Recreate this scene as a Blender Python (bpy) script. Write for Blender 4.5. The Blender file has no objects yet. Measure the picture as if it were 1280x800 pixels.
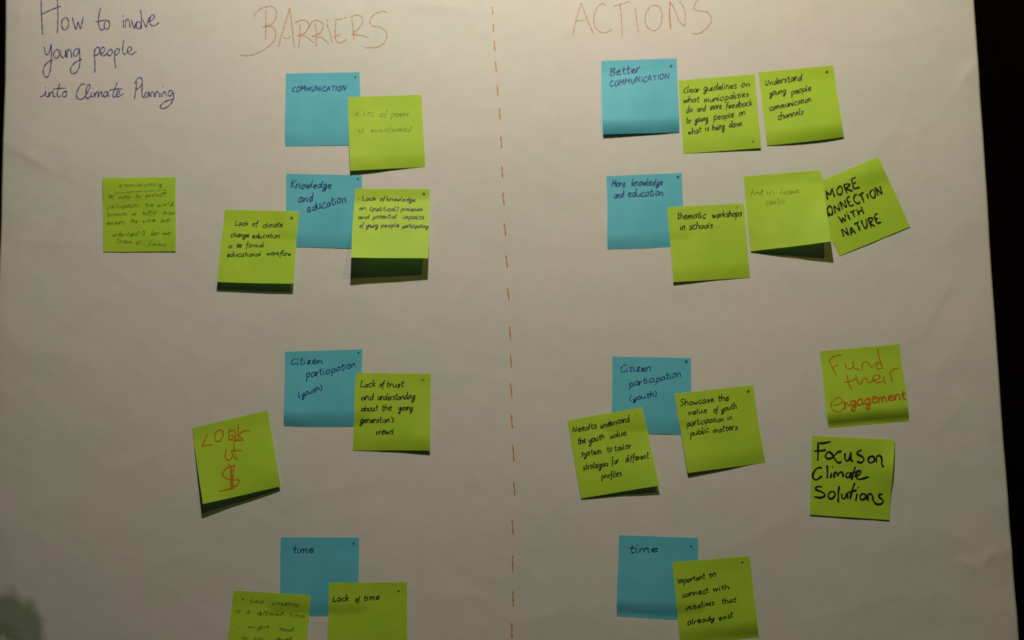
import bpy, math, random
import numpy as np
from mathutils import Vector, Matrix, noise

random.seed(7)
SC = bpy.context.scene

# ------------------------------------------------------------------ camera
W0, H0 = 1280.0, 800.0                      # the photograph's pixel frame
FPX = 1108.0                                # focal length in those pixels
CAM = Vector((0.0, -0.886, 0.0))
TILT, ROLL = math.radians(5.8), math.radians(-1.0)
cam_d = bpy.data.cameras.new('camera')
cam = bpy.data.objects.new('camera', cam_d)
SC.collection.objects.link(cam)
cam.location = CAM
cam.rotation_euler = (Matrix.Rotation(math.pi / 2 + TILT, 4, 'X') @ Matrix.Rotation(ROLL, 4, 'Z')).to_euler()
cam_d.sensor_width = 36.0
cam_d.lens = FPX / W0 * 36.0
cam_d.clip_start, cam_d.clip_end = 0.01, 50
cam_d.dof.use_dof = True
cam_d.dof.focus_distance = 0.835
cam_d.dof.aperture_fstop = 2.7
SC.camera = cam
RM = cam.rotation_euler.to_matrix()

# ------------------------------------------------------------------ light
world = bpy.data.worlds.new('World'); SC.world = world; world.use_nodes = True
bg = world.node_tree.nodes['Background']
bg.inputs[0].default_value = (0.86, 0.93, 0.74, 1); bg.inputs[1].default_value = 0.013

def lamp(name, loc, power, size, col):
    d = bpy.data.lights.new(name, 'AREA'); d.shape = 'DISK'; d.size = size; d.energy = power; d.color = col
    o = bpy.data.objects.new(name, d); SC.collection.objects.link(o); o.location = loc
    o.rotation_euler = (Vector((0.04, 0, 0.52)) - Vector(loc)).to_track_quat('-Z', 'Y').to_euler()
    return o
lamp('ceiling_lamp', (0.0, -0.69, 1.00), 10.1, 0.03, (1.0, 0.872, 0.755))
lamp('ceiling_lamp_dim', (0.42, -0.95, 1.02), 1.5, 0.03, (1.0, 0.93, 0.12))

SC.view_settings.view_transform = 'Standard'
SC.view_settings.look = 'None'
SC.view_settings.exposure = 0.0
SC.view_settings.gamma = 1.0
SC.render.filter_size = 1.7
SC.cycles.max_bounces = 6

# ------------------------------------------------------------------ helpers
def unproject(px, py, h=0.0):
    """where the ray through a pixel of the photograph meets the plane h metres in front of the wall"""
    d = RM @ Vector(((px - W0 / 2) / FPX, -(py - H0 / 2) / FPX, -1.0))
    t = (-h - CAM.y) / d.y
    return Vector((CAM.x + d.x * t, -h, CAM.z + d.z * t))

def mesh_obj(name, verts, faces, mat, parent=None, smooth=True):
    me = bpy.data.meshes.new(name)
    me.from_pydata(verts, [], faces)
    if smooth: me.polygons.foreach_set('use_smooth', [True] * len(me.polygons))
    me.materials.append(mat)
    o = bpy.data.objects.new(name, me); SC.collection.objects.link(o)
    if parent is not None:
        o.parent = parent
        o.matrix_parent_inverse = parent.matrix_world.inverted()
    return o

def new_mat(name):
    m = bpy.data.materials.new(name); m.use_nodes = True
    nt = m.node_tree; nt.nodes.clear()
    return m, nt, nt.nodes, nt.links

def paper_material():
    m, nt, N, L = new_mat('flipchart_paper')
    out = N.new('ShaderNodeOutputMaterial'); p = N.new('ShaderNodeBsdfPrincipled')
    tc = N.new('ShaderNodeTexCoord')
    n1 = N.new('ShaderNodeTexNoise'); n1.inputs['Scale'].default_value = 7; n1.inputs['Detail'].default_value = 3
    n2 = N.new('ShaderNodeTexNoise'); n2.inputs['Scale'].default_value = 60; n2.inputs['Detail'].default_value = 4
    r1 = N.new('ShaderNodeValToRGB')
    r1.color_ramp.elements[0].position = .35; r1.color_ramp.elements[0].color = (.60, .625, .57, 1)
    r1.color_ramp.elements[1].position = .65; r1.color_ramp.elements[1].color = (.65, .62, .59, 1)
    L.new(tc.outputs['Object'], n1.inputs['Vector']); L.new(tc.outputs['Object'], n2.inputs['Vector'])
    L.new(n1.outputs[0], r1.inputs[0])
    r2 = N.new('ShaderNodeValToRGB')
    r2.color_ramp.elements[0].position = .3; r2.color_ramp.elements[0].color = (.955, .96, .955, 1)
    r2.color_ramp.elements[1].position = .7; r2.color_ramp.elements[1].color = (1, 1, 1, 1)
    L.new(n2.outputs[0], r2.inputs[0])
    mx = N.new('ShaderNodeMixRGB'); mx.blend_type = 'MULTIPLY'; mx.inputs[0].default_value = 1
    L.new(r1.outputs[0], mx.inputs[1]); L.new(r2.outputs[0], mx.inputs[2])
    # a dark green patch in the lower left corner of the sheet: a ring round a paler middle, soft uneven rim
    c = unproject(0, 835)
    mp = N.new('ShaderNodeMapping'); mp.vector_type = 'POINT'
    mp.inputs['Location'].default_value = (-c.x, 0, -c.z)
    wv = N.new('ShaderNodeTexNoise'); wv.inputs['Scale'].default_value = 45; wv.inputs['Detail'].default_value = 2
    L.new(tc.outputs['Object'], wv.inputs['Vector'])
    L.new(tc.outputs['Object'], mp.inputs['Vector'])
    vs = N.new('ShaderNodeVectorMath'); vs.operation = 'MULTIPLY'; vs.inputs[1].default_value = (1.45, 0, 1)
    L.new(mp.outputs[0], vs.inputs[0])
    ln = N.new('ShaderNodeVectorMath'); ln.operation = 'LENGTH'; L.new(vs.outputs[0], ln.inputs[0])
    ad = N.new('ShaderNodeMath'); ad.operation = 'MULTIPLY_ADD'; ad.inputs[1].default_value = .03
    L.new(wv.outputs[0], ad.inputs[0]); L.new(ln.outputs['Value'], ad.inputs[2])
    r3 = N.new('ShaderNodeValToRGB'); cr = r3.color_ramp
    cr.elements[0].position = 0.0; cr.elements[0].color = (.25, .25, .25, 1)
    e = cr.elements.new(.045); e.color = (.2, .2, .2, 1)
    e = cr.elements.new(.050); e.color = (.85, .85, .85, 1)
    e = cr.elements.new(.062); e.color = (.66, .66, .66, 1)
    e = cr.elements.new(.080); e.color = (.74, .74, .74, 1)
    cr.elements[-1].position = .093; cr.elements[-1].color = (0, 0, 0, 1)
    L.new(ad.outputs[0], r3.inputs[0])
    m2 = N.new('ShaderNodeMixRGB'); m2.blend_type = 'MIX'
    L.new(r3.outputs[0], m2.inputs[0]); L.new(mx.outputs[0], m2.inputs[1]); m2.inputs[2].default_value = (.09, .17, .06, 1)
    L.new(m2.outputs[0], p.inputs['Base Color'])
    p.inputs['Roughness'].default_value = .62
    p.inputs['Specular IOR Level'].default_value = .25
    b = N.new('ShaderNodeBump'); b.inputs['Strength'].default_value = .22; b.inputs['Distance'].default_value = .0006
    n3 = N.new('ShaderNodeTexNoise'); n3.inputs['Scale'].default_value = 130; n3.inputs['Detail'].default_value = 5
    L.new(tc.outputs['Object'], n3.inputs['Vector']); L.new(n3.outputs[0], b.inputs['Height'])
    L.new(b.outputs[0], p.inputs['Normal'])
    L.new(p.outputs[0], out.inputs[0])
    return m

def note_material(name, col, col2, trans, seed):
    m, nt, N, L = new_mat(name)
    out = N.new('ShaderNodeOutputMaterial')
    tc = N.new('ShaderNodeTexCoord')
    n1 = N.new('ShaderNodeTexNoise'); n1.inputs['Scale'].default_value = 22; n1.inputs['Detail'].default_value = 4
    L.new(tc.outputs['Object'], n1.inputs['Vector'])
    r = N.new('ShaderNodeValToRGB'); r.color_ramp.elements[0].position = .3; r.color_ramp.elements[1].position = .7
    r.color_ramp.elements[0].color = (*col, 1); r.color_ramp.elements[1].color = (*col2, 1)
    L.new(n1.outputs[0], r.inputs[0])
    p = N.new('ShaderNodeBsdfPrincipled'); p.inputs['Roughness'].default_value = .6
    p.inputs['Specular IOR Level'].default_value = .5
    L.new(r.outputs[0], p.inputs['Base Color'])
    t = N.new('ShaderNodeBsdfTranslucent'); t.inputs[0].default_value = (*trans, 1)
    mix = N.new('ShaderNodeMixShader'); mix.inputs[0].default_value = .14
    L.new(p.outputs[0], mix.inputs[1]); L.new(t.outputs[0], mix.inputs[2])
    b = N.new('ShaderNodeBump'); b.inputs['Strength'].default_value = .2; b.inputs['Distance'].default_value = .0003
    n3 = N.new('ShaderNodeTexNoise'); n3.inputs['Scale'].default_value = 260; n3.inputs['Detail'].default_value = 4
    L.new(tc.outputs['Object'], n3.inputs['Vector']); L.new(n3.outputs[0], b.inputs['Height'])
    L.new(b.outputs[0], p.inputs['Normal'])
    L.new(mix.outputs[0], out.inputs[0])
    return m

def ink_material(name, col, cover, patchy=.25, scale=900):
    m, nt, N, L = new_mat(name)
    out = N.new('ShaderNodeOutputMaterial')
    d = N.new('ShaderNodeBsdfPrincipled'); d.inputs['Base Color'].default_value = (*col, 1); d.inputs['Roughness'].default_value = .55
    t = N.new('ShaderNodeBsdfTransparent')
    tc = N.new('ShaderNodeTexCoord'); n = N.new('ShaderNodeTexNoise'); n.inputs['Scale'].default_value = scale
    n.inputs['Detail'].default_value = 2
    L.new(tc.outputs['Object'], n.inputs['Vector'])
    mr = N.new('ShaderNodeMapRange'); mr.inputs['From Min'].default_value = .3; mr.inputs['From Max'].default_value = .7
    mr.inputs['To Min'].default_value = max(0, cover - patchy); mr.inputs['To Max'].default_value = min(1, cover + patchy)
    L.new(n.outputs[0], mr.inputs[0])
    mix = N.new('ShaderNodeMixShader'); L.new(mr.outputs[0], mix.inputs[0])
    L.new(t.outputs[0], mix.inputs[1]); L.new(d.outputs[0], mix.inputs[2]); L.new(mix.outputs[0], out.inputs[0])
    return m

M_PAPER = paper_material()
M_GREEN = note_material('lime_note_paper', (.41, .66, .028), (.475, .72, .040), (.10, .62, .04), 1)
M_BLUE = note_material('blue_note_paper', (.095, .52, .68), (.135, .59, .76), (.03, .35, .40), 2)
I_TITLE = ink_material('blue_violet_ink', (.045, .05, .27), .74)
I_BLUE = ink_material('dark_blue_ink', (.008, .035, .27), .86, .15)
I_BLACK = ink_material('black_ink', (.010, .011, .012), .86, .16)
I_MARKER = ink_material('black_marker_ink', (.006, .010, .012), .97, .03)
I_PENCIL = ink_material('faint_pencil', (.05, .09, .02), .28, .27, 600)
I_FAINT = ink_material('faded_green_pen', (.03, .09, .01), .34, .36, 600)
I_ORANGE = ink_material('orange_crayon', (.58, .17, .006), .68, .3)
I_BROWN = ink_material('light_brown_crayon', (.60, .23, .045), .52, .3, 700)
I_DASH = ink_material('orange_brown_crayon', (.62, .20, .02), .72, .2, 700)

# ------------------------------------------------------------------ the wall behind
def wall_material():
    m, nt, N, L = new_mat('black_board')
    out = N.new('ShaderNodeOutputMaterial'); p = N.new('ShaderNodeBsdfPrincipled')
    tc = N.new('ShaderNodeTexCoord'); n = N.new('ShaderNodeTexNoise'); n.inputs['Scale'].default_value = 40
    L.new(tc.outputs['Object'], n.inputs['Vector'])
    r = N.new('ShaderNodeValToRGB'); r.color_ramp.elements[0].color = (.0012, .0004, .0003, 1)
    r.color_ramp.elements[1].color = (.0025, .0008, .0005, 1)
    L.new(n.outputs[0], r.inputs[0]); L.new(r.outputs[0], p.inputs['Base Color'])
    p.inputs['Roughness'].default_value = .9; p.inputs['Specular IOR Level'].default_value = .02
    L.new(p.outputs[0], out.inputs[0]); return m
wv, wf = [], []
x0, x1, z0, z1, ya, yb = -1.3, 1.3, -.9, 1.0, .006, .04
wv = [(x0, ya, z0), (x1, ya, z0), (x1, ya, z1), (x0, ya, z1), (x0, yb, z0), (x1, yb, z0), (x1, yb, z1), (x0, yb, z1)]
wf = [(0, 1, 2, 3), (5, 4, 7, 6), (4, 0, 3, 7), (1, 5, 6, 2), (3, 2, 6, 7), (4, 5, 1, 0)]
wall = mesh_obj('wall', wv, wf, wall_material(), smooth=False)
wall['kind'] = 'structure'; wall['label'] = 'black wall behind the large paper sheet'

# ------------------------------------------------------------------ the paper sheet
def seg_dist(px, py, a, b):
    ax, ay = a; bx, by = b
    dx, dy = bx - ax, by - ay
    t = max(0, min(1, ((px - ax) * dx + (py - ay) * dy) / (dx * dx + dy * dy)))
    ex, ey = px - (ax + t * dx), py - (ay + t * dy)
    side = (px - ax) * dy - (py - ay) * dx
    return math.hypot(ex, ey), t, side
# creases (pixel frame): start, end, height mm, half width px on one side, on the other
CREASES = [((10, 182), (72, 217), .9, 26, 7), ((72, 217), (100, 196), .6, 12, 20), ((1198, 106), (1219, 78), 1.0, 6, 12),
           ((1196, 698), (1226, 709), .7, 5, 14), ((1226, 709), (1246, 686), .7, 12, 6), ((480, 2), (620, 16), .5, 24, 9),
           ((530, 186), (610, 168), .35, 9, 26), ((588, 134), (632, 135), .3, 4, 10), ((548, 738), (622, 750), .4, 7, 22),
           ((640, 778), (712, 762), .4, 8, 20), ((20, 300), (112, 308), .4, 20, 8), ((190, 90), (216, 82), .3, 6, 10),
           ((1085, 200), (1128, 148), .5, 18, 9), ((1080, 55), (1128, 48), .4, 12, 6), ((1120, 155), (1150, 180), .4, 9, 14),
           ((150, 590), (215, 560), .35, 18, 8), ((20, 15), (28, 20), .5, 6, 6), ((560, 385), (605, 340), .35, 18, 8),
           ((60, 420), (135, 372), .35, 20, 9), ((690, 60), (732, 20), .3, 16, 9), ((1150, 420), (1198, 335), .5, 22, 10),
           ((905, 690), (1004, 640), .3, 20, 12), ((1020, 772), (1130, 742), .35, 24, 10), ((160, 720), (245, 690), .3, 22, 10),
           ((1160, 545), (1212, 500), .35, 16, 9), ((470, 395), (500, 402), .3, 10, 6), ((380, 620), (470, 602), .3, 20, 9)]
NX, NY = 440, 310
PX0, PX1, PY0, PY1 = -2.0, 1282.0, -150.0, 1010.0      # rows run past both ends of the frame
def left_edge(py):  return float(np.interp(py, [-150, 0, 100, 200, 300, 500, 1010], [10.5, 5.8, 4.4, .6, -2.0, -9.5, -30]))
def right_edge(py): return float(np.interp(py, [-150, 0, 60, 120, 200, 300, 450, 640, 800, 1010], [1206, 1217.5, 1221.5, 1225.2, 1231, 1237.5, 1247.5, 1262, 1274, 1291]))
HG = np.zeros((NY + 1, NX + 1)); XG = np.zeros((NY + 1, NX + 1)); ZG = np.zeros((NY + 1, NX + 1))
for j in range(NY + 1):
    py = PY0 + (PY1 - PY0) * j / NY
    le, re_ = left_edge(py), right_edge(py)
    for i in range(NX + 1):
        u = i / NX
        px = le + (re_ - le) * u
        q = Vector((px * .0026, py * .0026, 1.7)); 
        h = .0021 * noise.noise(q) + .0010 * noise.noise(q * 2.3 + Vector((5, 3, 1)))
        w = Vector((px * .011 + .45 * noise.noise(q * 4), py * .019, 4.2))
        h += .00032 * noise.noise(w) + .00007 * noise.noise(w * 2.7)
        dg = Vector(((px + py * .6) * .009, (py - px * .6) * .028, 9.0))
        h += .00008 * (1 - abs(noise.noise(dg)) * 2.2)
        for a, b, am, w1, w2 in CREASES:
            if min(a[0], b[0]) - 60 < px < max(a[0], b[0]) + 60 and min(a[1], b[1]) - 60 < py < max(a[1], b[1]) + 60:
                d, t, s = seg_dist(px, py, a, b)
                w_ = w1 if s > 0 else w2
                h += am * .0013 * math.exp(-d / w_) * (.35 + .65 * math.sin(math.pi * min(.97, max(.03, t))))
        mk = max(0, (px - 1040) / 200) ** 1.2 + max(0, (140 - px) / 260)
        if mk > 0: h += mk * .0007 * (1 - 2 * abs(noise.noise(Vector((px * .017 + py * .004, py * .012 - px * .006, 2.2)))))
        h -= .0022 * math.exp(-(px - le) / 22.0)          # the left edge bends back to the wall
        h -= .0010 * math.exp(-(re_ - px) / 16.0)
        h = max(h, -.0048)
        P = unproject(px, py, 0)
        XG[j, i], ZG[j, i], HG[j, i] = P.x, P.z, h
from_edges_l = XG[:, 0]; from_edges_r = XG[:, -1]
verts = [(XG[j, i], -HG[j, i], ZG[j, i]) for j in range(NY + 1) for i in range(NX + 1)]
nf = len(verts)
verts += [(x, y + .00016, z) for x, y, z in verts]
faces = []
for j in range(NY):
    for i in range(NX):
        a = j * (NX + 1) + i
        faces.append((a, a + NX + 1, a + NX + 2, a + 1))
        faces.append((nf + a, nf + a + 1, nf + a + NX + 2, nf + a + NX + 1))
for i in range(NX):
    a = i; faces.append((a, a + 1, nf + a + 1, nf + a))
    a = NY * (NX + 1) + i; faces.append((a + 1, a, nf + a, nf + a + 1))
for j in range(NY):
    a = j * (NX + 1); faces.append((a + NX + 1, a, nf + a, nf + a + NX + 1))
    a += NX; faces.append((a, a + NX + 1, nf + a + NX + 1, nf + a))
sheet = mesh_obj('paper_sheet', verts, faces, M_PAPER)
sheet['label'] = 'large creased white paper sheet on the black wall, headed BARRIERS and ACTIONS'
sheet['category'] = 'paper sheet'

def sheet_h(px, py):
    fj = (py - PY0) / (PY1 - PY0) * NY
    fj = min(max(fj, 0), NY - 1e-6); j = int(fj); b = fj - j
    le, re_ = left_edge(py), right_edge(py)
    fi = (px - le) / (re_ - le) * NX
    fi = min(max(fi, 0), NX - 1e-6); i = int(fi); a = fi - i
    return (HG[j, i] * (1 - a) + HG[j, i + 1] * a) * (1 - b) + (HG[j + 1, i] * (1 - a) + HG[j + 1, i + 1] * a) * b

def sheet_point(px, py, lift):
    h = sheet_h(px, py) + lift
    return unproject(px, py, 0) * 1.0 + Vector((0, -h, 0))

# ------------------------------------------------------------------ pen strokes
def smooth_line(pts, step):
    if len(pts) == 2:
        P = [pts[0], pts[1]]
        n = max(2, int(math.hypot(P[1][0] - P[0][0], P[1][1] - P[0][1]) / step))
        return [(P[0][0] + (P[1][0] - P[0][0]) * k / n, P[0][1] + (P[1][1] - P[0][1]) * k / n) for k in range(n + 1)]
    out = []
    for k in range(len(pts) - 1):
        p0 = pts[max(0, k - 1)]; p1 = pts[k]; p2 = pts[k + 1]; p3 = pts[min(len(pts) - 1, k + 2)]
        n = max(2, int(math.hypot(p2[0] - p1[0], p2[1] - p1[1]) / step))
        for s in range(n):
            t = s / n; t2 = t * t; t3 = t2 * t
            out.append(tuple(.5 * (2 * p1[c] + (p2[c] - p0[c]) * t + (2 * p0[c] - 5 * p1[c] + 4 * p2[c] - p3[c]) * t2 +
                                   (3 * p1[c] - p0[c] - 3 * p2[c] + p3[c]) * t3) for c in (0, 1)))
    out.append(pts[-1])
    return out

def ribbon(strokes, width, place):
    """strokes in the pixel frame -> flat ink lines that follow a surface; place(px, py, lift) gives the point"""
    width = width * 1.07
    V, F = [], []
    for si, st in enumerate(strokes):
        pts = smooth_line(st, max(.4, width * .45))
        n = len(pts)
        base = len(V)
        ph = random.random() * 10
        for k, (x, y) in enumerate(pts):
            a = pts[max(0, k - 1)]; b = pts[min(n - 1, k + 1)]
            dx, dy = b[0] - a[0], b[1] - a[1]
            l = math.hypot(dx, dy) or 1
            w = width * .5 * (1 + .22 * math.sin(ph + k * .45) + random.uniform(-.08, .08))
            if k == 0 or k == n - 1: w *= .55
            nx_, ny_ = -dy / l * w, dx / l * w
            lift = .00012 + .000012 * (si % 14) + .000006 * (k % 40) / 10
            V.append(place(x + nx_, y + ny_, lift)); V.append(place(x - nx_, y - ny_, lift))
            if k: F.append((base + 2 * k - 2, base + 2 * k - 1, base + 2 * k + 1, base + 2 * k))
    return V, F

# one hand's letters: x height 1, ascenders to 1.9, tails to -0.9
G = {
 'a': (1.0, [[(.85,.85),(.5,1),(.12,.6),(.15,.15),(.45,0),(.8,.4),(.88,.95),(.85,.3),(1.02,.02)]]),
 'b': (.9, [[(.1,1.9),(.1,.9),(.1,0),(.12,.6),(.5,1),(.85,.6),(.7,.1),(.3,0),(.1,.2)]]),
 'c': (.85, [[(.86,.92),(.55,1.02),(.12,.6),(.18,.1),(.55,-.04),(.95,.1)]]),
 'd': (1.0, [[(.8,.8),(.45,1),(.1,.5),(.3,0),(.7,.3),(.85,1.1),(.87,1.9),(.83,.9),(.84,.2),(1,.0)]]),
 'e': (.9, [[(.1,.45),(.6,.6),(.75,.85),(.5,1),(.15,.7),(.15,.2),(.5,0),(.92,.25)]]),
 'f': (.7, [[(.8,1.7),(.55,1.9),(.35,1.4),(.3,0),(.2,-.7)], [(.02,.95),(.72,1.02)]]),
 'g': (.95, [[(.8,.85),(.45,1),(.1,.6),(.2,.15),(.5,.1),(.8,.6),(.85,.95),(.8,-.3),(.45,-.9),(.12,-.6),(.5,-.25),(.98,.1)]]),
 'h': (.9, [[(.12,1.9),(.1,.9),(.1,0),(.15,.6),(.5,1),(.75,.7),(.76,.1),(.93,0)]]),
 'i': (.4, [[(.1,.95),(.1,.2),(.35,0)], [(.14,1.4),(.22,1.5)]]),
 'k': (.85, [[(.1,1.9),(.1,.9),(.1,0)], [(.75,1.0),(.15,.45),(.5,.3),(.82,0)]]),
 'l': (.4, [[(.12,1.9),(.08,.9),(.1,.25),(.36,0)]]),
 'm': (1.35, [[(.08,.95),(.1,.4),(.1,0),(.15,.6),(.4,1),(.58,.7),(.6,0),(.64,.6),(.92,1),(1.1,.7),(1.12,.1),(1.32,0)]]),
 'n': (.95, [[(.08,.95),(.1,.4),(.1,0),(.15,.6),(.5,1),(.74,.7),(.76,.1),(.95,0)]]),
 'o': (.9, [[(.5,1),(.12,.6),(.2,.1),(.5,0),(.8,.4),(.7,.9),(.45,.98),(.9,.85)]]),
 'p': (.9, [[(.1,.95),(.1,.1),(.06,-.9)], [(.1,.5),(.4,1),(.8,.75),(.7,.15),(.3,.05),(.12,.3)]]),
 'r': (.65, [[(.08,.95),(.1,.4),(.1,0),(.15,.6),(.4,.98),(.65,.9)]]),
 's': (.75, [[(.7,.85),(.4,1),(.15,.75),(.6,.4),(.6,.1),(.3,0),(.05,.12)]]),
 't': (.65, [[(.3,1.7),(.27,.9),(.28,.25),(.45,0),(.65,.1)], [(0,1.05),(.68,1.1)]]),
 'u': (.95, [[(.08,.95),(.1,.25),(.35,0),(.7,.3),(.78,.95),(.78,.2),(.96,0)]]),
 'v': (.75, [[(.05,.95),(.2,.5),(.35,0),(.55,.5),(.72,.98)]]),
 'w': (1.1, [[(.05,.95),(.15,.4),(.27,0),(.5,.7),(.72,0),(.9,.5),(1.02,.98)]]),
 'x': (.8, [[(.05,.95),(.75,0)], [(.72,.95),(.05,0)]]),
 'y': (.9, [[(.08,.95),(.18,.3),(.48,.2),(.78,.95),(.76,-.1),(.45,-.9),(.12,-.65),(.9,.05)]]),
 'z': (.8, [[(.1,.95),(.7,.98),(.35,.4),(.08,.02)], [(.08,.02),(.5,.05),(.85,.0)], [(.15,.5),(.6,.52)]]),
 'L': (.9, [[(.25,1.8),(.18,1),(.12,.05)], [(.12,.05),(.5,.02),(.9,.12)]]),
 'K': (1.0, [[(.15,1.8),(.12,.9),(.1,0)], [(.95,1.6),(.2,.8),(.6,.4),(1.0,0)]]),
 'A': (1.1, [[(.05,0),(.3,.9),(.5,1.7)], [(.5,1.7),(.75,.9),(1,0)], [(.2,.65),(.85,.7)]]),
 'C': (1.0, [[(.95,1.5),(.65,1.75),(.2,1.2),(.1,.5),(.35,.02),(.98,.3)]]),
 'B': (1.0, [[(.2,1.7),(.15,.8),(.12,0)], [(.02,1.6),(.6,1.75),(.85,1.4),(.3,.9),(.85,.7),(.8,.15),(.12,0)]]),
 'M': (1.2, [[(.1,0),(.15,1),(.2,1.7)], [(.2,1.7),(.35,1.1),(.6,.7)], [(.6,.7),(.85,1.2),(1,1.7)], [(1,1.7),(1.02,.8),(1.08,0)]]),
 'N': (1.1, [[(.1,0),(.2,1.6)], [(.2,1.6),(.8,.05)], [(.8,.05),(1,1.6)]]),
 'S': (1.0, [[(.9,1.5),(.5,1.75),(.15,1.4),(.5,.95),(.85,.5),(.5,0),(.05,.15)]]),
 'T': (1.0, [[(0,1.6),(1,1.75)], [(.5,1.7),(.48,0)]]),
 'U': (1.1, [[(.1,1.7),(.15,.5),(.5,.02),(.85,.6),(.95,1.65)]]),
 'I': (.5, [[(.25,1.6),(.22,.8),(.2,0)]]),
 'W': (1.3, [[(.05,1.6),(.35,0)], [(.35,0),(.6,1.1)], [(.6,1.1),(.85,0)], [(.85,0),(1.2,1.6)]]),
 '(': (.6, [[(.5,1.7),(.15,1),(.2,.2),(.45,-.3)]]),
 ')': (.6, [[(.1,1.7),(.45,1),(.4,.2),(.1,-.3)]]),
 '[': (.7, [[(.6,1.5),(.1,1.5)], [(.1,1.5),(.1,0)], [(.1,0),(.55,0)]]),
 ']': (.7, [[(.05,1.5),(.55,1.5)], [(.55,1.5),(.55,0)], [(.55,0),(.05,0)]]),
 '.': (.5, [[(.2,.0),(.3,.08)]]), '-': (.7, [[(0,.5),(.6,.52)]]), "'": (.4, [[(.2,1.9),(.15,1.4)]]),
 '*': (.5, [[(.1,.5),(.3,.6),(.3,.35),(.12,.4),(.3,.55)]]),
}
# capitals drawn to height 1 for words in capitals
CAPS = {
 'A': (.8, [[(.02,0),(.4,1)], [(.4,1),(.75,0)], [(.15,.35),(.65,.38)]]), 'C': (.72, [[(.7,.85),(.45,1),(.1,.65),(.15,.15),(.5,.02),(.72,.15)]]),
 'O': (.8, [[(.45,1),(.1,.65),(.15,.15),(.45,0),(.72,.4),(.65,.9),(.4,1)]]),
 'M': (.95, [[(.05,0),(.1,1)], [(.1,1),(.45,.35)], [(.45,.35),(.8,1)], [(.8,1),(.88,0)]]),
 'U': (.78, [[(.08,1),(.1,.3),(.35,0),(.65,.3),(.7,1)]]), 'N': (.82, [[(.06,0),(.08,1)], [(.08,1),(.65,.03)], [(.65,.03),(.75,1)]]),
 'i': (.3, [[(.12,.75),(.15,0)], [(.1,1.0),(.14,1.05)]]), 'I': (.3, [[(.14,1),(.15,0)]]),
 'T': (.75, [[(0,.95),(.72,1)], [(.36,.97),(.38,0)]]), 'R': (.75, [[(.1,1),(.1,0)], [(.02,.95),(.5,1),(.65,.75),(.12,.5)], [(.12,.5),(.7,0)]]),
 'E': (.7, [[(.1,.97),(.08,.02)], [(.1,.97),(.62,1)], [(.1,.5),(.5,.53)], [(.08,.02),(.65,.06)]]),
 'H': (.8, [[(.08,1),(.1,0)], [(.68,1),(.7,0)], [(.08,.48),(.7,.52)]]), 'W': (1.0, [[(.05,1),(.28,0)], [(.28,0),(.48,.7)], [(.48,.7),(.68,0)], [(.68,0),(.92,1)]]),
}
def word(text, x0, y0, x1, y1, xh, caps=False, slant=.2):
    font = CAPS if caps else G
    gap = .16 if caps else .09
    total = sum(font[c][0] + gap for c in text) - gap
    L_ = math.hypot(x1 - x0, y1 - y0)
    ex, ey = (x1 - x0) / L_, (y1 - y0) / L_
    sx = L_ / total
    out = []; cx = 0.0
    for k, c in enumerate(text):
        w, strokes = font[c]
        if not caps and c in 'adehklnu' and k + 1 < len(text) and text[k + 1] in 'imnruwy' and random.random() < .6:
            ex0, ey0 = strokes[0][-1]; nx0, ny0 = font[text[k + 1]][1][0][0]
            nx0 = nx0 + w + gap
            strokes = [strokes[0] + [(ex0 + (nx0 - ex0) * .5, ey0 + (ny0 - ey0) * .35), (nx0, ny0)]] + strokes[1:]
        dy = random.uniform(-.1, .1); sc = random.uniform(.82, 1.12)
        for st in strokes:
            o = []
            for (gx, gy) in st:
                gx_ = (cx + gx) * sx + gy * xh * slant + random.uniform(-.05, .05) * xh
                gy_ = (gy * sc + dy + random.uniform(-.05, .05)) * xh
                o.append((x0 + ex * gx_ + ey * gy_, y0 + ey * gx_ - ex * gy_))
            out.append(o)
        cx += w + gap
    return out
def zoomed(ox, oy, s, strokes): return [[(ox + x / s, oy + y / s) for x, y in st] for st in strokes]
def words(ox, oy, s, xh, items, caps=False, slant=.2):
    out = []
    for it in items:
        t, a, b, c, d = it[:5]; h = it[5] if len(it) > 5 else xh
        out += word(t, ox + a / s, oy + b / s, ox + c / s, oy + d / s, h / s, caps, slant)
    return out

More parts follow.
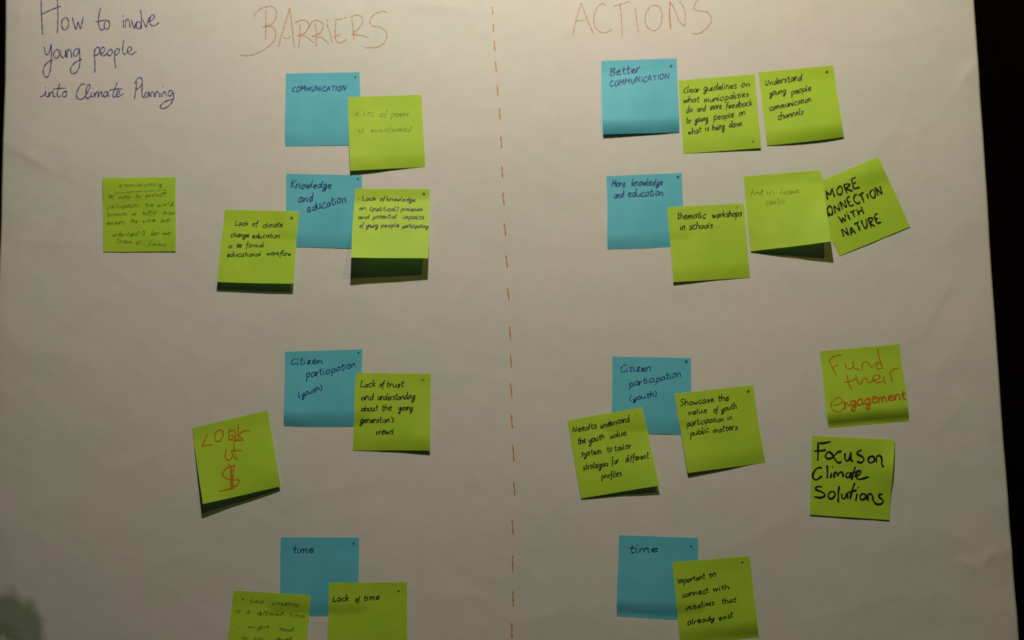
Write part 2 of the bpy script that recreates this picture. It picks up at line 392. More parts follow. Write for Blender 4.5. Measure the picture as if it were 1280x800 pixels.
# ------------------------------------------------------------------ writing on the sheet
title = zoomed(40, 0, 5.715, [
 [(64,-60),(67,60),(70,140),(77,248)], [(180,-60),(185,60),(186,140),(182,240)], [(63,108),(100,88),(150,66),(207,44)],
 [(245,122),(217,145),(214,190),(232,214),(256,196),(263,155),(246,122)], [(290,125),(300,170),(316,208),(330,160),(346,204),(356,175),(368,118)],
 [(490,56),(479,110),(476,165),(486,206),(504,212),(524,196)], [(454,154),(500,148),(532,142)], [(545,143),(522,160),(516,192),(534,210),(553,190),(553,158),(541,143)],
 [(655,142),(652,170),(653,197)], [(648,110),(653,118)], [(667,197),(671,150),(686,138),(697,160),(701,198)], [(711,142),(720,175),(731,203),(740,175),(752,148)],
 [(766,152),(747,170),(749,200),(768,203),(779,178),(770,152)], [(776,73),(783,120),(784,160),(781,207)], [(794,142),(804,170),(817,194),(828,155),(840,122)],
 [(836,160),(862,140),(876,116),(858,106),(842,136),(842,168),(858,184),(884,180),(907,160)],
 [(88,335),(94,372),(108,392),(127,364),(137,318),(138,400),(132,480),(116,540),(92,548),(78,516),(88,470),(118,440),(146,424)],
 [(180,352),(158,372),(156,402),(176,416),(194,392),(190,360),(178,352)], [(204,356),(205,392),(220,412),(238,390),(241,356),(243,410)],
 [(250,410),(254,362),(270,354),(280,376),(284,412)], [(330,346),(304,356),(298,388),(314,402),(332,372),(337,344),(341,410),(338,470),(318,512),(290,524),(274,506),(284,470),(318,438),(354,420)],
 [(446,348),(445,400),(449,460),(447,518)], [(442,372),(462,338),(480,340),(480,370),(462,392),(444,392)], [(490,384),(514,368),(516,342),(500,338),(488,366),(494,394),(516,396),(538,378)],
 [(562,350),(542,366),(542,390),(558,396),(572,376),(570,354),(560,350)], [(590,362),(588,400),(591,440),(596,484)], [(588,380),(604,348),(622,350),(618,378),(592,394)],
 [(656,288),(648,330),(648,368),(658,386),(672,382)], [(676,376),(706,358),(708,336),(690,336),(680,362),(690,384),(716,386),(747,364)],
 [(54,692),(80,680),(96,652),(94,680),(106,690),(118,680)], [(93,620),(98,624)], [(120,656),(120,690),(128,666),(144,652),(150,668),(152,690),(170,686)],
 [(196,594),(184,640),(178,672),(190,692),(206,682)], [(148,636),(190,630),(238,628)], [(236,650),(218,664),(218,684),(234,690),(246,670),(236,650),(250,654)],
 [(380,598),(352,602),(326,640),(314,680),(330,706),(360,704),(384,676),(408,634),(412,606),(398,604),(384,650),(384,690),(398,702),(416,682)],
 [(424,656),(420,688),(438,686)], [(430,630),(435,626)], [(444,658),(446,690),(454,666),(470,652),(473,690),(482,664),(496,654),(499,688),(512,680)],
 [(538,652),(516,660),(512,682),(526,690),(542,656),(541,684),(556,682)], [(608,588),(590,630),(576,676),(586,692),(600,682)], [(552,642),(600,634),(644,634)],
 [(600,676),(622,664),(622,648),(606,654),(600,680),(614,690),(656,664)],
 [(748,584),(740,650),(729,708)], [(732,598),(754,560),(778,556),(788,584),(774,618),(744,640)], [(790,602),(784,656),(790,690),(804,696)],
 [(832,656),(810,664),(806,688),(822,694),(836,656),(838,690)], [(848,694),(850,662),(862,654),(872,670),(873,694)], [(882,694),(885,662),(898,654),(908,670),(910,694)],
 [(922,662),(922,692)], [(934,620),(940,616)], [(934,694),(938,664),(950,656),(958,672),(961,692)],
 [(1008,646),(982,650),(974,676),(990,686),(1008,656),(1012,700),(990,744),(952,772),(924,774),(918,756),(944,730),(984,714),(1016,706)]])
barriers = zoomed(290, 0, 6.095, [
 [(165,135),(200,85),(255,57),(310,55),(338,88),(338,140),(308,185),(238,211)], [(238,211),(298,205),(330,235),(330,300),(282,360),(190,412),(115,428),(65,422)],
 [(260,85),(262,195),(258,305)], [(355,365),(400,210),(443,65)], [(443,65),(460,200),(478,365)], [(395,290),(425,298),(458,278)],
 [(521,185),(520,290),(510,372)], [(483,182),(520,160),(568,164),(590,200),(560,255),(503,280)], [(503,280),(565,285),(632,335)],
 [(638,178),(645,270),(645,362)], [(590,215),(620,166),(668,164),(698,200),(672,258),(612,283)], [(612,283),(682,292),(742,338)],
 [(726,190),(750,260),(768,336)], [(722,160),(737,157)], [(780,156),(830,150),(877,136)], [(796,158),(788,245),(795,312),(830,334),(876,302)], [(773,292),(830,262)],
 [(914,150),(925,230),(932,314)], [(903,140),(948,118),(990,132),(996,175),(962,228),(914,268)], [(914,268),(972,272),(1042,290)],
 [(1190,102),(1150,88),(1090,110),(1052,158),(1068,198),(1138,214),(1180,260),(1162,328),(1100,364),(1013,368)]])
actions = zoomed(700, 0, 6.095, [
 [(98,264),(125,140),(163,20)], [(163,20),(205,140),(260,262)], [(118,152),(150,158),(190,147)], [(350,36),(318,26),(280,62),(258,140),(275,214),(330,248),(397,224)],
 [(412,42),(460,30),(532,8)], [(458,28),(468,130),(475,264)], [(573,50),(585,150),(596,246)], [(735,38),(690,46),(652,110),(658,190),(708,232),(760,200),(779,120),(762,52),(728,38)],
 [(846,220),(838,120),(838,5)], [(838,5),(872,65),(908,155),(948,196)], [(948,196),(956,120),(940,50),(912,6)], [(841,215),(834,110),(842,12)],
 [(1092,-34),(1040,10),(1020,62),(1060,80),(1122,90),(1156,142),(1130,200),(1062,253),(1003,251)]])
def sheet_writing(name, strokes, width, mat, label):
    V, F = ribbon(strokes, width, sheet_point)
    o = mesh_obj(name, V, F, mat, sheet); o['label'] = label
sheet_writing('title_writing', title, 1.35, I_TITLE, 'blue handwritten title How to involve young people into Climate Planning')
sheet_writing('heading_writing', barriers, 1.15, I_BROWN, 'brown heading BARRIERS')
sheet_writing('heading_writing', actions, 1.15, I_BROWN, 'brown heading ACTIONS')
DASH = [(615.3,8,616,18), (616.6,30,617,40), (617.8,51,618.6,63.5), (619.2,77,620.6,90), (621.3,106,622.6,120), (624,136,625.2,150), (626,171,627,185.5),
        (627.2,208,628.3,222), (628.6,240.5,630.2,256.5), (630.2,279,632.2,294.5), (632.3,319,634.4,334.5), (634.2,360,636.6,376),
        (637,408,638.2,425), (638,443.5,639.4,459.5), (638.1,479,640,496.5), (639.1,518,640.6,535), (641,556,642.6,577),
        (642,602,643.6,619.5), (640,650,641.3,668), (640.8,694.5,641,715), (641,739,641.8,758), (639.8,778,640,798), (640.4,822,641,842), (641,868,641.8,890)]
for x0, y0, x1, y1 in DASH:
    V, F = ribbon([[(x0, y0), ((x0 + x1) / 2 + random.uniform(-.2, .2), (y0 + y1) / 2), (x1, y1)]], 1.45, sheet_point)
    mesh_obj('dash', V, F, I_DASH, sheet)
V, F = ribbon([[(575.5, 113.5), (576.5, 114.5)]], 1.4, sheet_point)
mesh_obj('speck', V, F, I_PENCIL, sheet)

# ------------------------------------------------------------------ sticky notes
NOTES = []
def inv_bilinear(P, c):
    (ax, ay), (bx, by), (cx, cy), (dx, dy) = c           # TL TR BR BL
    u = v = .5
    for _ in range(12):
        x = ax * (1-u) * (1-v) + bx * u * (1-v) + cx * u * v + dx * (1-u) * v
        y = ay * (1-u) * (1-v) + by * u * (1-v) + cy * u * v + dy * (1-u) * v
        fx, fy = x - P[0], y - P[1]
        xu = (bx-ax) * (1-v) + (cx-dx) * v; yu = (by-ay) * (1-v) + (cy-dy) * v
        xv = (dx-ax) * (1-u) + (cx-bx) * u; yv = (dy-ay) * (1-u) + (cy-by) * u
        det = xu * yv - xv * yu
        u -= (fx * yv - fy * xv) / det; v -= (fy * xu - fx * yu) / det
        if abs(fx) + abs(fy) < 1e-5: break
    return u, v

class Note:
    """one square note: corners in the photograph's frame, how far its free edge stands off the sheet (mm), how it curls"""
    def __init__(s, corners, lift, curl=(0, 0), start=.16, power=1.1, wave=.35, side=0, bend=0, base=.5, sag=0, under=(), dents=()):
        s.c = corners; s.l = lift; s.curl = curl; s.start = start; s.pw = power; s.wave = wave; s.side = side
        s.bend = bend; s.base = base; s.sag = sag; s.dents = dents; s.under = under; s.seed = random.uniform(0, 99)
    def pix(s, u, v):
        (ax, ay), (bx, by), (cx, cy), (dx, dy) = s.c
        x = ax * (1-u) * (1-v) + bx * u * (1-v) + cx * u * v + dx * (1-u) * v
        y = ay * (1-u) * (1-v) + by * u * (1-v) + cy * u * v + dy * (1-u) * v
        x += s.rag(v * 1.7, 1) * (1 - 2 * u) * .8 + s.rag(v * 1.7, 2) * .5      # sides never quite straight
        return x, y + s.sag * 4 * u * (1 - u) * v * v + s.rag(u * 1.8, 3) * .7 * (v - .35)
    def rag(s, t, k): return noise.noise(Vector((t, s.seed + 3.1 * k, 5.5 * k)))
    def own(s, u, v):
        uu = min(max(u, -.05), 1.05)
        r = max(0.0, (v - s.start) / (1 - s.start))
        L_ = s.l[0] * (1 - uu) + s.l[1] * uu + s.bend * 4 * uu * (1 - uu)
        h = L_ * (r ** s.pw) * (1 - .0 * r)
        C_ = s.curl[0] * (1 - uu) + s.curl[1] * uu
        k = max(0.0, (v - .80) / .20)
        h -= 1.9 * C_ * k ** 1.6
        h += s.side * (uu ** 5) * math.exp(-((v - .35) / .25) ** 2)
        h += s.wave * r ** .5 * (noise.noise(Vector((u * 1.6, v * 2.2, s.seed))) + .35 * noise.noise(Vector((u * 4.5, v * 4, s.seed + 9))))
        for du, dv, su, sv, am in s.dents: h += am * math.exp(-((u - du) / su) ** 2 - ((v - dv) / sv) ** 2)
        h += .10 * noise.noise(Vector((u * 3, v * 2, s.seed + 20)))
        return max(.12, h + s.base) * .001
    def height(s, u, v):
        px, py = s.pix(u, v)
        g = sheet_h(px, py)
        h = g + s.own(u, v)
        for n in s.under:                                   # never dips into the note it is stuck on
            a, b = inv_bilinear((px, py), n.c)
            if -.25 < a < 1.25 and -.25 < b < 1.25:
                f = min(1, min(a + .25, 1.25 - a, b + .25, 1.25 - b) / .25); f = f * f * (3 - 2 * f)
                h = max(h, g * (1 - f) + f * (n.height(min(max(a, 0), 1), min(max(b, 0), 1)) + .0005))
        return h
    def point(s, u, v, extra=0.0):
        px, py = s.pix(u, v)
        return unproject(px, py, s.height(u, v) + extra)

GREEN_GROUP, BLUE_GROUP = 'lime green sticky notes on the paper sheet', 'blue sticky notes on the paper sheet'
def build(note, mat, label, ink, strokes, width, mark=None, mark_ink=None):
    n = 30
    org = note.point(.5, 0)
    V = []
    for j in range(n + 1):
        for i in range(n + 1):
            p = note.point(i / n, j / n); V.append(p - org)
    Fc = [(j * (n + 1) + i, (j + 1) * (n + 1) + i, (j + 1) * (n + 1) + i + 1, j * (n + 1) + i + 1) for j in range(n) for i in range(n)]
    o = mesh_obj('sticky_note', V, Fc, mat)
    o.location = org
    bpy.context.view_layer.update()
    o['label'] = label; o['category'] = 'sticky note'; o['group'] = GREEN_GROUP if mat is M_GREEN else BLUE_GROUP
    # heights on a fine table so that the ink lies exactly on the facets
    HT = [[note.height(i / n, j / n) for i in range(n + 1)] for j in range(n + 1)]
    def place(px, py, lift):
        u, v = inv_bilinear((px, py), note.c)
        if note.sag:
            u, v = inv_bilinear((px, py - note.sag * 4 * u * (1 - u) * v * v), note.c)
        u = min(max(u, .004), .996); v = min(max(v, .004), .996)
        fi, fj = u * n, v * n; i, j = min(int(fi), n - 1), min(int(fj), n - 1); a, b = fi - i, fj - j
        h = (HT[j][i] * (1-a) + HT[j][i+1] * a) * (1-b) + (HT[j+1][i] * (1-a) + HT[j+1][i+1] * a) * b
        x, y = note.pix(u, v)
        return unproject(x, y, h + lift + .00006) - org
    def part(name, st, w, m):
        V, F = ribbon(st, w, place)
        q = mesh_obj(name, V, F, m); q.parent = o
        return q
    if strokes: part('handwriting', strokes, width, ink)
    if mark:
        x, y, kind = mark
        if kind == 'o': st = [[(x-1.3, y), (x, y-1.4), (x+1.5, y-.2), (x+.2, y+1.3), (x-1.3, y+.2), (x-.2, y-1.1)]]
        elif kind == '1': st = [[(x-1.2, y-.6), (x+.4, y-1.8), (x-.2, y+1.8)]]
        else: st = [[(x-1.4, y+.6), (x+.2, y-.2), (x+1.4, y-1.0)], [(x-.6, y-1.2), (x+.6, y+1.1)]]
        part('corner_mark', st, 1.0, mark_ink or I_BLACK)
    return note

B = []
# ---- left half -------------------------------------------------------
b1 = Note([(357,92),(450,90),(451,181.3),(356,182.8)], (1.6, .6), (.9, .3))
build(b1, M_BLUE, 'blue note reading COMMUNICATION, below the heading BARRIERS', I_BLUE,
      words(345, 80, 5.515, 36, [('COMMUNiCATION', 108, 190, 480, 182)], True), 1.15, (444.5, 96.5, 'x'), I_BLUE)
g2 = Note([(435,121.5),(527,118.3),(531.5,208.5),(437.3,213)], (6.2, 1.2), (1.3, .8), under=(b1,), wave=.6)
b3 = Note([(358,217),(452.3,219),(451.5,311),(358.5,308.5)], (1.8, 1.6), (1.1, .9))
build(b3, M_BLUE, 'blue note reading Knowledge and education, on the left half', I_BLUE,
      words(345, 205, 5, 27, [('Knowledge', 92, 152, 345, 150), ('and', 140, 240, 232, 232), ('education', 195, 302, 440, 235, 29)]), 1.15, (447, 223.5, 'x'), I_BLUE)
g2.under = (b1, b3)
build(g2, M_GREEN, 'green note with faint pencil writing, overlapping the blue COMMUNICATION note', I_PENCIL,
      words(345, 80, 5.515, 21, [('A', 546, 358, 570, 358), ('lot', 605, 360, 675, 358), ('of', 712, 360, 762, 358), ('people', 795, 364, 915, 356),
             ('is', 568, 470, 605, 468), ('misinformed', 655, 470, 930, 464)]), .95)
g4 = Note([(444,236),(537.4,236),(535,323),(438.6,321.8)], (19.5, 14.0), (0, 0), start=.15, power=1.0, under=(b3,), wave=.9)
build(g4, M_GREEN, 'green note on Lack of knowledge, its bottom standing off over a wide shadow', I_BLACK,
      words(440, 230, 11.43, 34, [('-', 78, 228, 102, 228), ('Lack', 140, 238, 345, 232), ('of', 392, 238, 470, 235), ('knowledge', 492, 240, 905, 248),
             ('on', 105, 374, 200, 362), ('[political]', 250, 380, 660, 385), ('processes', 700, 380, 1005, 382),
             ('and', 85, 502, 245, 495), ('potential', 300, 495, 635, 488), ('impacts', 725, 498, 1025, 500),
             ('of', 108, 622, 164, 620), ('young', 205, 615, 370, 620), ('people', 415, 620, 675, 610), ('participating', 718, 625, 1082, 625)]), .95, (529.5, 242.5, 'o'))
g5 = Note([(280.6,262),(374,264),(366.6,354.6),(271.6,352.3)], (6.3, 7.0), (0, 0), under=(b3,), wave=.5, sag=.5)
build(g5, M_GREEN, 'green note on Lack of climate change education, overlapping the left edge of a blue note', I_BLACK,
      words(270, 260, 10, 34, [('.', 150, 222, 165, 222), ('Lack', 232, 220, 400, 214), ('of', 450, 224, 525, 217), ('climate', 585, 246, 835, 232),
             ('change', 182, 360, 410, 362), ('education', 450, 372, 805, 372), ('in', 155, 500, 205, 495), ('the', 255, 494, 320, 490),
             ('formal', 370, 490, 600, 484), ('educational', 132, 607, 560, 598), ('workflow', 632, 590, 940, 596)]), .95, (364.8, 272.3, 'o'))
g6 = Note([(128.3,222.6),(219.8,221),(219.2,314),(129.6,314.7)], (.2, .4), wave=.5, start=.02, dents=((.25, .10, .55, .26, 2.2), (.5, .85, .6, .2, .6)))
build(g6, M_GREEN, 'green note alone at the far left, covered in faint pencil lines', I_FAINT,
      words(120, 210, 6.95, 21, [('communicating', 200, 162, 570, 156), ('No', 105, 262, 160, 262), ('rules', 200, 266, 300, 262), ('to', 342, 262, 385, 260), ('protect', 430, 256, 600, 242),
             ('participation', 100, 350, 370, 338), ('the', 425, 338, 500, 336), ('world', 530, 336, 672, 326), ('because', 100, 420, 270, 408), ('we', 310, 412, 352, 410),
             ('suffer', 405, 408, 530, 398), ('from', 580, 408, 690, 402), ('measures', 100, 492, 250, 484), ('the', 300, 480, 360, 476), ('wear', 405, 472, 520, 466), ('kids', 560, 472, 650, 464),
             ('understand', 140, 592, 365, 586), ('o', 385, 588, 430, 570, 30), ('these', 470, 582, 545, 580), ('lines', 575, 580, 650, 576),
             ('from', 175, 640, 320, 656), ('all', 340, 656, 385, 658), ('forms', 450, 668, 600, 682)])
      + zoomed(120, 210, 6.95, [[(165,218),(300,208),(460,198),(610,190)], [(570,218),(640,214)]]), .9)
b7 = Note([(356.2,439.5),(452.8,436.6),(451.5,532.5),(355,532.8)], (4.2, 2.2), (2.6, 1.2), sag=1.2)
build(b7, M_BLUE, 'blue note reading Citizen participation (youth), on the left half', I_BLUE,
      words(345, 425, 5.16, 25, [('Citizen', 90, 160, 300, 150), ('participation', 195, 245, 515, 172), ('(youth)', 145, 376, 300, 316, 20)]), 1.05, (448, 441.3, 'x'))
g8 = Note([(444.8,466),(538.8,467),(537.3,563.2),(440.4,563)], (1.2, 5.0), (.7, 1.2), under=(b7,), wave=.5)
build(g8, M_GREEN, "green note on Lack of trust and the young generation's views", I_BLACK,
      words(345, 425, 5.16, 23, [('Lack', 542, 302, 640, 302), ('of', 668, 302, 698, 300), ('trust', 710, 302, 822, 302), ('and', 548, 388, 628, 384), ('understanding', 655, 386, 895, 380),
             ('about', 545, 458, 655, 454), ('the', 680, 455, 745, 452), ('young', 788, 456, 880, 450), ("generation's", 540, 535, 758, 530), ('views', 640, 610, 755, 606)]), 1.1, (529, 475, 'o'), I_FAINT)
g9 = Note([(239.7,535),(334.6,512.8),(351,607.9),(252.9,630)], (9.0, 4.6), (0, .9), wave=.8)
loak = zoomed(230, 505, 5.16, [[(152,192),(134,232),(114,272)], [(114,272),(180,260)], [(236,165),(206,182),(198,225),(222,242),(250,208),(250,176),(234,165)],
   [(292,160),(290,195),(288,228)], [(288,180),(322,168),(332,212),(290,228)], [(300,200),(326,212),(334,228)], [(350,130),(350,180),(352,226)], [(428,172),(390,172),(346,200)], [(352,196),(382,230)], [(286,230),(384,233)],
   [(272,288),(266,335),(286,362),(312,336),(306,300)], [(344,236),(322,246),(326,300),(330,350),(350,356)], [(304,300),(372,297)],
   [(334,396),(280,408),(246,452),(292,484),(352,488),(342,518),(292,546),(224,560)], [(290,386),(301,450),(300,552)], [(322,388),(316,470),(316,550)], [(306,400),(309,545)]])
build(g9, M_GREEN, 'tilted green note at lower left with a red orange dollar sign', I_ORANGE, loak, 1.5)
b10 = Note([(351,671.8),(448.4,671.8),(447.6,770.6),(349.6,769.8)], (1.6, 1.6), (1.2, 1.2))
build(b10, M_BLUE, 'blue note reading time, on the left half near the bottom', I_BLUE,
      words(275, 660, 5.12, 26, [('time', 465, 162, 600, 156)]), 1.15, (441.5, 680, '1'), I_BLUE)
g11 = Note([(292.2,738),(388,744),(380.3,841),(281,835)], (3.0, 6.0), wave=.6, under=(b10,))
build(g11, M_GREEN, 'green note with faded pen lines, cut off at the bottom, left of Lack of time', I_FAINT,
      words(280, 725, 10.67, 30, [('*', 235, 282, 275, 282, 50), ('time', 345, 300, 530, 302), ('consuming', 630, 325, 992, 340), ('is', 155, 430, 220, 432), ('a', 300, 440, 340, 444),
             ('different', 440, 465, 790, 478), ('time', 860, 490, 1075, 500), ('*', 175, 648, 215, 648, 45), ('might', 320, 645, 600, 650), ('need', 740, 672, 920, 680),
             ('to', 240, 790, 310, 792), ('be', 400, 800, 520, 802), ('shared', 690, 806, 890, 812)]), 1.1)
g12 = Note([(411.7,728.3),(508.4,727.4),(510,826),(408,826)], (1.5, 1.5), under=(b10,), wave=.5)
build(g12, M_GREEN, 'green note reading Lack of time, cut off by the bottom of the photo', I_BLACK,
      words(275, 660, 5.12, 22, [('Lack', 720, 472, 825, 464), ('of', 865, 474, 892, 472), ('time', 918, 464, 1022, 458)]), 1.15, (498, 739, 'x'))
# ---- right half ------------------------------------------------------
b13 = Note([(751,75.9),(845.9,72.9),(848.9,165.4),(753.8,168)], (8.5, 5.0), (2.9, 2.5))
build(b13, M_BLUE, 'blue note reading Better COMMUNICATION, below the heading ACTIONS', I_BLUE,
      words(740, 65, 5.714, 30, [('Better', 125, 172, 345, 142)]) + words(740, 65, 5.714, 40, [('COMMUNiCATION', 128, 248, 550, 186)], True), 1.15, (838.8, 82.5, 'o'), I_BLUE)
g14 = Note([(848.2,100.3),(943.3,92.8),(951.3,184.9),(854.4,192.3)], (1.0, 3.2), (.6, .8))
build(g14, M_GREEN, 'green note starting Clear guidelines, between a blue note and another green note', I_BLACK,
      words(845, 90, 7.27, 31, [('Clear', 68, 190, 215, 178), ('guidelines', 250, 172, 550, 148), ('on', 590, 140, 672, 126), ('what', 65, 278, 210, 270), ('municipalities', 255, 276, 660, 222),
             ('do', 90, 370, 150, 362), ('and', 190, 362, 270, 352), ('more', 310, 345, 415, 330), ('feedback', 450, 332, 692, 304), ('to', 90, 466, 132, 462), ('young', 170, 456, 290, 440),
             ('people', 342, 434, 525, 410), ('on', 570, 396, 630, 386), ('what', 110, 570, 230, 546), ('is', 265, 538, 300, 532), ('being', 330, 530, 440, 512), ('done', 480, 506, 600, 488)]), 1.05, (941.5, 177, 'o'), I_FAINT)
g15 = Note([(948.1,90.3),(1041.3,81.7),(1054.8,171),(958.6,181.6)], (2.6, 6.2), (1.4, 2.6), bend=1.2, sag=1.0)
build(g15, M_GREEN, 'green note reading Understand young people communication channels, right end of the top row', I_BLACK,
      words(940, 70, 6.4, 28, [('Understand', 105, 240, 400, 190), ('young', 140, 316, 272, 296), ('people', 315, 308, 475, 272), ('communication', 140, 438, 475, 362), ('channels', 205, 508, 412, 464)]), 1.1, (1033.2, 90, 'o'))
b16 = Note([(757.6,220),(852.4,216.2),(856,308),(760.4,312.3)], (2.4, 1.4), (1.4, 1.0))
build(b16, M_BLUE, 'blue note reading More knowledge and education, on the right half', I_BLUE,
      words(750, 205, 5, 25, [('More', 70, 140, 155, 138), ('knowledge', 195, 138, 392, 130), ('and', 85, 212, 146, 206), ('education', 170, 206, 395, 196)]), 1.1, (847.5, 221.5, 'o'), I_BLUE)
g17 = Note([(834,259),(930,253.9),(937.6,347),(841,352.6)], (4.2, 1.4), (1.0, .9), under=(b16,), wave=.5)
g19 = Note([(1008.7,233),(1097.5,196),(1138,283),(1049.2,319.8)], (.5, .9), wave=1.0, start=.02, dents=((.85, .14, .5, .17, 2.4),))
g18 = Note([(929.4,220.5),(1025.5,212.6),(1039.2,301.8),(937.6,314.3)], (.9, 15.5), (0, 0), start=.12, power=1.05, wave=.9, under=(g19,))
build(g19, M_GREEN, 'strongly tilted green note with the word NATURE in thick black capitals', I_MARKER,
      words(1020, 190, 6.15, 78, [('MORE', 85, 362, 340, 275)], True, .02) + words(1020, 190, 6.15, 70, [('ONNECTiON', 98, 486, 520, 322)], True, .02) +
      words(1020, 190, 6.15, 60, [('WiTH', 190, 548, 375, 478)], True, .02) + words(1020, 190, 6.15, 72, [('NATURE', 215, 656, 505, 542)], True, .02) +
      zoomed(1020, 190, 6.15, [[(84,438),(88,468),(98,492),(112,478)]]), 1.9)
build(g18, M_GREEN, 'green note with faint pencil words, lower right corner lifted, beside the tilted note', I_PENCIL,
      words(920, 195, 5.69, 24, [('And', 105, 278, 185, 272), ('in', 220, 272, 272, 270), ('leave', 318, 275, 450, 266), ('centre', 210, 346, 350, 335)]), .95)
g17.under = (b16, g18)
build(g17, M_GREEN, 'green note reading thematic workshops in schools', I_BLACK,
      words(750, 205, 5, 23, [('thematic', 480, 345, 660, 335), ('workshops', 700, 335, 888, 323), ('in', 500, 413, 532, 411), ('schools', 555, 409, 705, 398), ('.', 730, 396, 742, 395)]), 1.2, (921.3, 259.3, 'o'), I_FAINT)
b20 = Note([(765.5,445.5),(863,447.5),(866,543.5),(764,541)], (1.2, 1.8), (.8, 1.0))
build(b20, M_BLUE, 'blue note reading Citizen participation (youth), on the right half', I_BLUE,
      words(700, 435, 4, 20, [('Citizen', 300, 122, 455, 112), ('participation', 345, 194, 605, 142), ('(youth)', 345, 264, 485, 240, 15)]), 1.05, (857, 452, 'o'), I_BLUE)
g21 = Note([(708.8,525.5),(803,508.8),(824.4,607),(726.3,622.9)], (1.0, 6.2), (.3, .3), under=(b20,), wave=.5)
build(g21, M_GREEN, 'tilted green note starting Need to understand the youth value system', I_BLACK,
      words(705, 500, 6.4, 27, [('Need', 65, 260, 205, 238), ('to', 215, 236, 262, 226), ('understand', 290, 225, 525, 168), ('the', 110, 355, 175, 340), ('youth', 195, 342, 325, 306), ('value', 365, 312, 502, 280),
             ('system', 135, 450, 300, 425), ('to', 345, 420, 386, 410), ('tailor', 400, 410, 540, 382), ('strategies', 150, 560, 355, 526), ('for', 380, 516, 440, 502), ('different', 490, 496, 678, 464),
             ('profiles', 300, 632, 460, 606)]), 1.1, (795.7, 519, 'o'), I_FAINT)
g22 = Note([(843,492),(941.3,481.3),(956.8,578.3),(859.5,591.3)], (4.6, 1.6), (.8, 1.2), under=(b20,), wave=.5)
build(g22, M_GREEN, 'green note reading Showcase the value of youth participation in public matters', I_BLACK,
      words(700, 435, 4, 17, [('Showcase', 600, 290, 770, 268), ('the', 790, 268, 845, 260), ('value', 640, 335, 735, 322), ('of', 768, 324, 790, 320), ('youth', 805, 318, 885, 300),
             ('participation', 635, 390, 820, 364), ('in', 838, 360, 862, 356), ('public', 650, 440, 745, 420), ('matters', 765, 426, 890, 406), ('.', 905, 404, 915, 402)]), 1.1, (935.3, 489, 'o'))
g23 = Note([(1024.8,438.9),(1124.2,429.9),(1136.5,526.3),(1036.2,535)], (5.6, 5.2), (3.9, 3.5), wave=.5)
fund = zoomed(1000, 420, 6.667, [[(243,205),(272,262),(302,320)], [(243,207),(285,166),(347,158)], [(272,264),(322,238)], [(375,226),(386,262),(420,274),(444,250),(440,212),(452,262),(498,282)],
   [(516,288),(522,226),(556,214),(600,262)], [(600,262),(628,228),(652,212)], [(648,100),(660,180),(690,268)], [(690,262),(652,274),(638,252),(660,222),(686,240)],
   [(392,322),(404,390),(432,442)], [(366,384),(430,372),(468,350)], [(464,322),(478,370),(496,406),(522,362),(548,350),(570,386),(600,376)], [(600,372),(656,352),(662,326),(626,326),(606,356),(632,384),(680,380),(704,350)], [(694,332),(708,400)],
   [(744,290),(754,330),(768,380)], [(746,316),(780,276),(826,268)],
   [(278,580),(340,562),(352,528),(312,512),(266,558),(270,608),(322,630),(366,602),(384,548)], [(368,540),(376,602),(394,560),(416,590)]])
fund += words(1000, 420, 6.667, 48, [('gagement', 418, 585, 884, 520)], slant=0) + words(1000, 420, 6.667, 44, [('gagement', 420, 587, 880, 523)], slant=0)
build(g23, M_GREEN, 'green note reading Fund their engagement in brown orange letters', I_ORANGE, fund, 1.45)
g24 = Note([(1015,544.8),(1118.5,549.3),(1111.8,650.2),(1011.7,643.3)], (.6, .6), wave=.5, side=5.0, dents=((.6, .1, .5, .25, 1.2),))
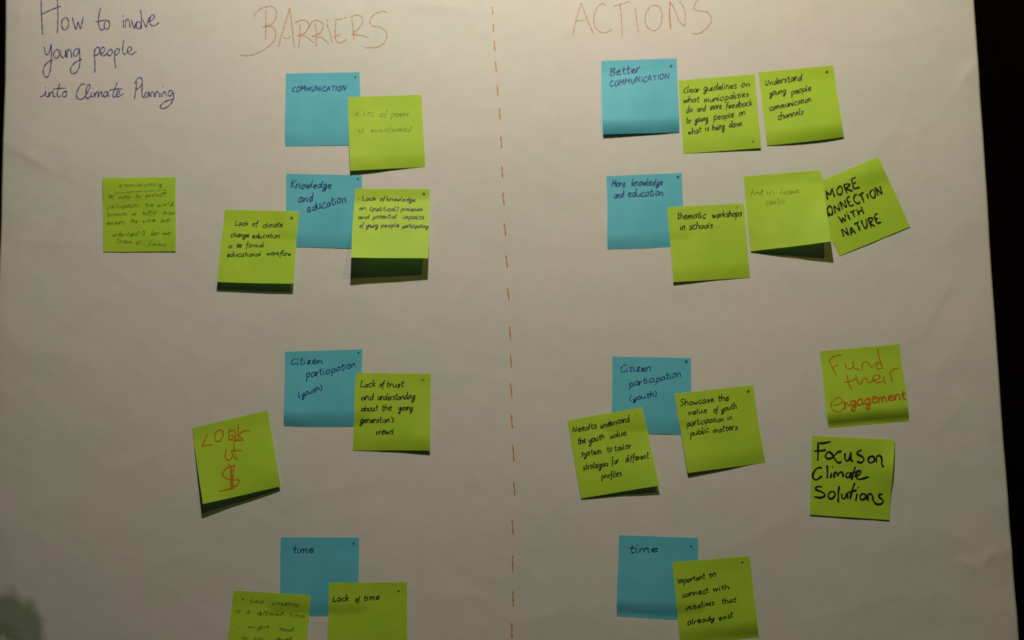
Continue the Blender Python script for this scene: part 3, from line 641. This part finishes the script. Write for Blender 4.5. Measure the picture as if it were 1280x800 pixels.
focus = zoomed(1000, 535, 6.667, [[(150,122),(150,200),(148,272)], [(143,126),(200,125),(256,112)], [(118,192),(170,190),(216,182)],
   [(346,192),(310,204),(270,244),(232,256),(212,232),(236,198),(266,216),(292,262),(322,290),(346,278)], [(376,208),(374,252),(394,274),(414,246),(424,202),(424,262),(442,278)],
   [(516,184),(484,194),(478,216),(514,236),(532,262),(508,288),(474,278)], [(594,232),(570,252),(574,284),(606,284),(622,256),(598,232),(572,256)], [(636,288),(640,236),(668,232),(682,262),(680,300),(697,326)],
   [(184,330),(144,334),(112,372),(108,414),(138,430),(184,398)], [(226,310),(229,370),(226,418)], [(262,372),(256,416)], [(268,320),(275,326)],
   [(284,414),(286,378),(304,368),(313,402)], [(313,402),(328,372),(350,368),(362,408)], [(408,370),(384,384),(388,412),(414,404),(422,374),(426,424)], [(462,322),(444,372),(430,434)], [(410,376),(494,362)],
   [(452,404),(496,386),(506,358),(480,358),(466,392),(484,426),(530,420),(575,404)],
   [(184,490),(142,488),(132,512),(184,534),(208,560),(170,580),(116,572)], [(268,528),(242,542),(236,576),(262,590),(290,562),(286,534),(266,528)], [(326,484),(319,550),(318,620)],
   [(350,546),(350,580),(372,588),(394,546),(399,594)], [(458,456),(434,520),(418,594)], [(396,538),(474,518)], [(476,546),(465,608)], [(484,492),(489,498)], [(524,544),(502,566),(510,596),(540,590),(550,560),(522,544)],
   [(566,608),(568,560),(590,546),(606,572),(610,606)], [(692,552),(662,556),(664,580),(692,600),(684,630),(640,634),(610,604)]])
build(g24, M_GREEN, 'green note reading Focus on Climate Solutions in thick dark marker', I_MARKER, focus, 2.3)
b25 = Note([(773.6,668.7),(872.9,672.6),(872,775.5),(770.8,770.4)], (2.6, 2.2), (2.2, 1.8), sag=.6)
build(b25, M_BLUE, 'blue note reading time, on the right half near the bottom', I_BLUE,
      words(760, 660, 5.715, 32, [('time', 148, 178, 355, 172)]), 1.25, (864, 683, 'x'), I_BLUE)
g26 = Note([(840.7,702.7),(937,695.2),(948.3,797),(850.5,804.5)], (1.6, 3.6), (1.0, 2.4), under=(b25,), wave=.5)
build(g26, M_GREEN, 'green note reading Important to connect with initiatives, at the bottom of the right half', I_BLACK,
      words(840, 690, 7.27, 28, [('Important', 50, 285, 300, 242), ('to', 335, 230, 400, 218), ('connect', 95, 412, 330, 366), ('with', 375, 360, 520, 330), ('initiatives', 125, 527, 385, 478),
             ('that', 450, 470, 582, 450), ('already', 140, 660, 385, 614), ('exist', 425, 618, 552, 592)]), 1.15, (927.7, 703.2, 'x'))
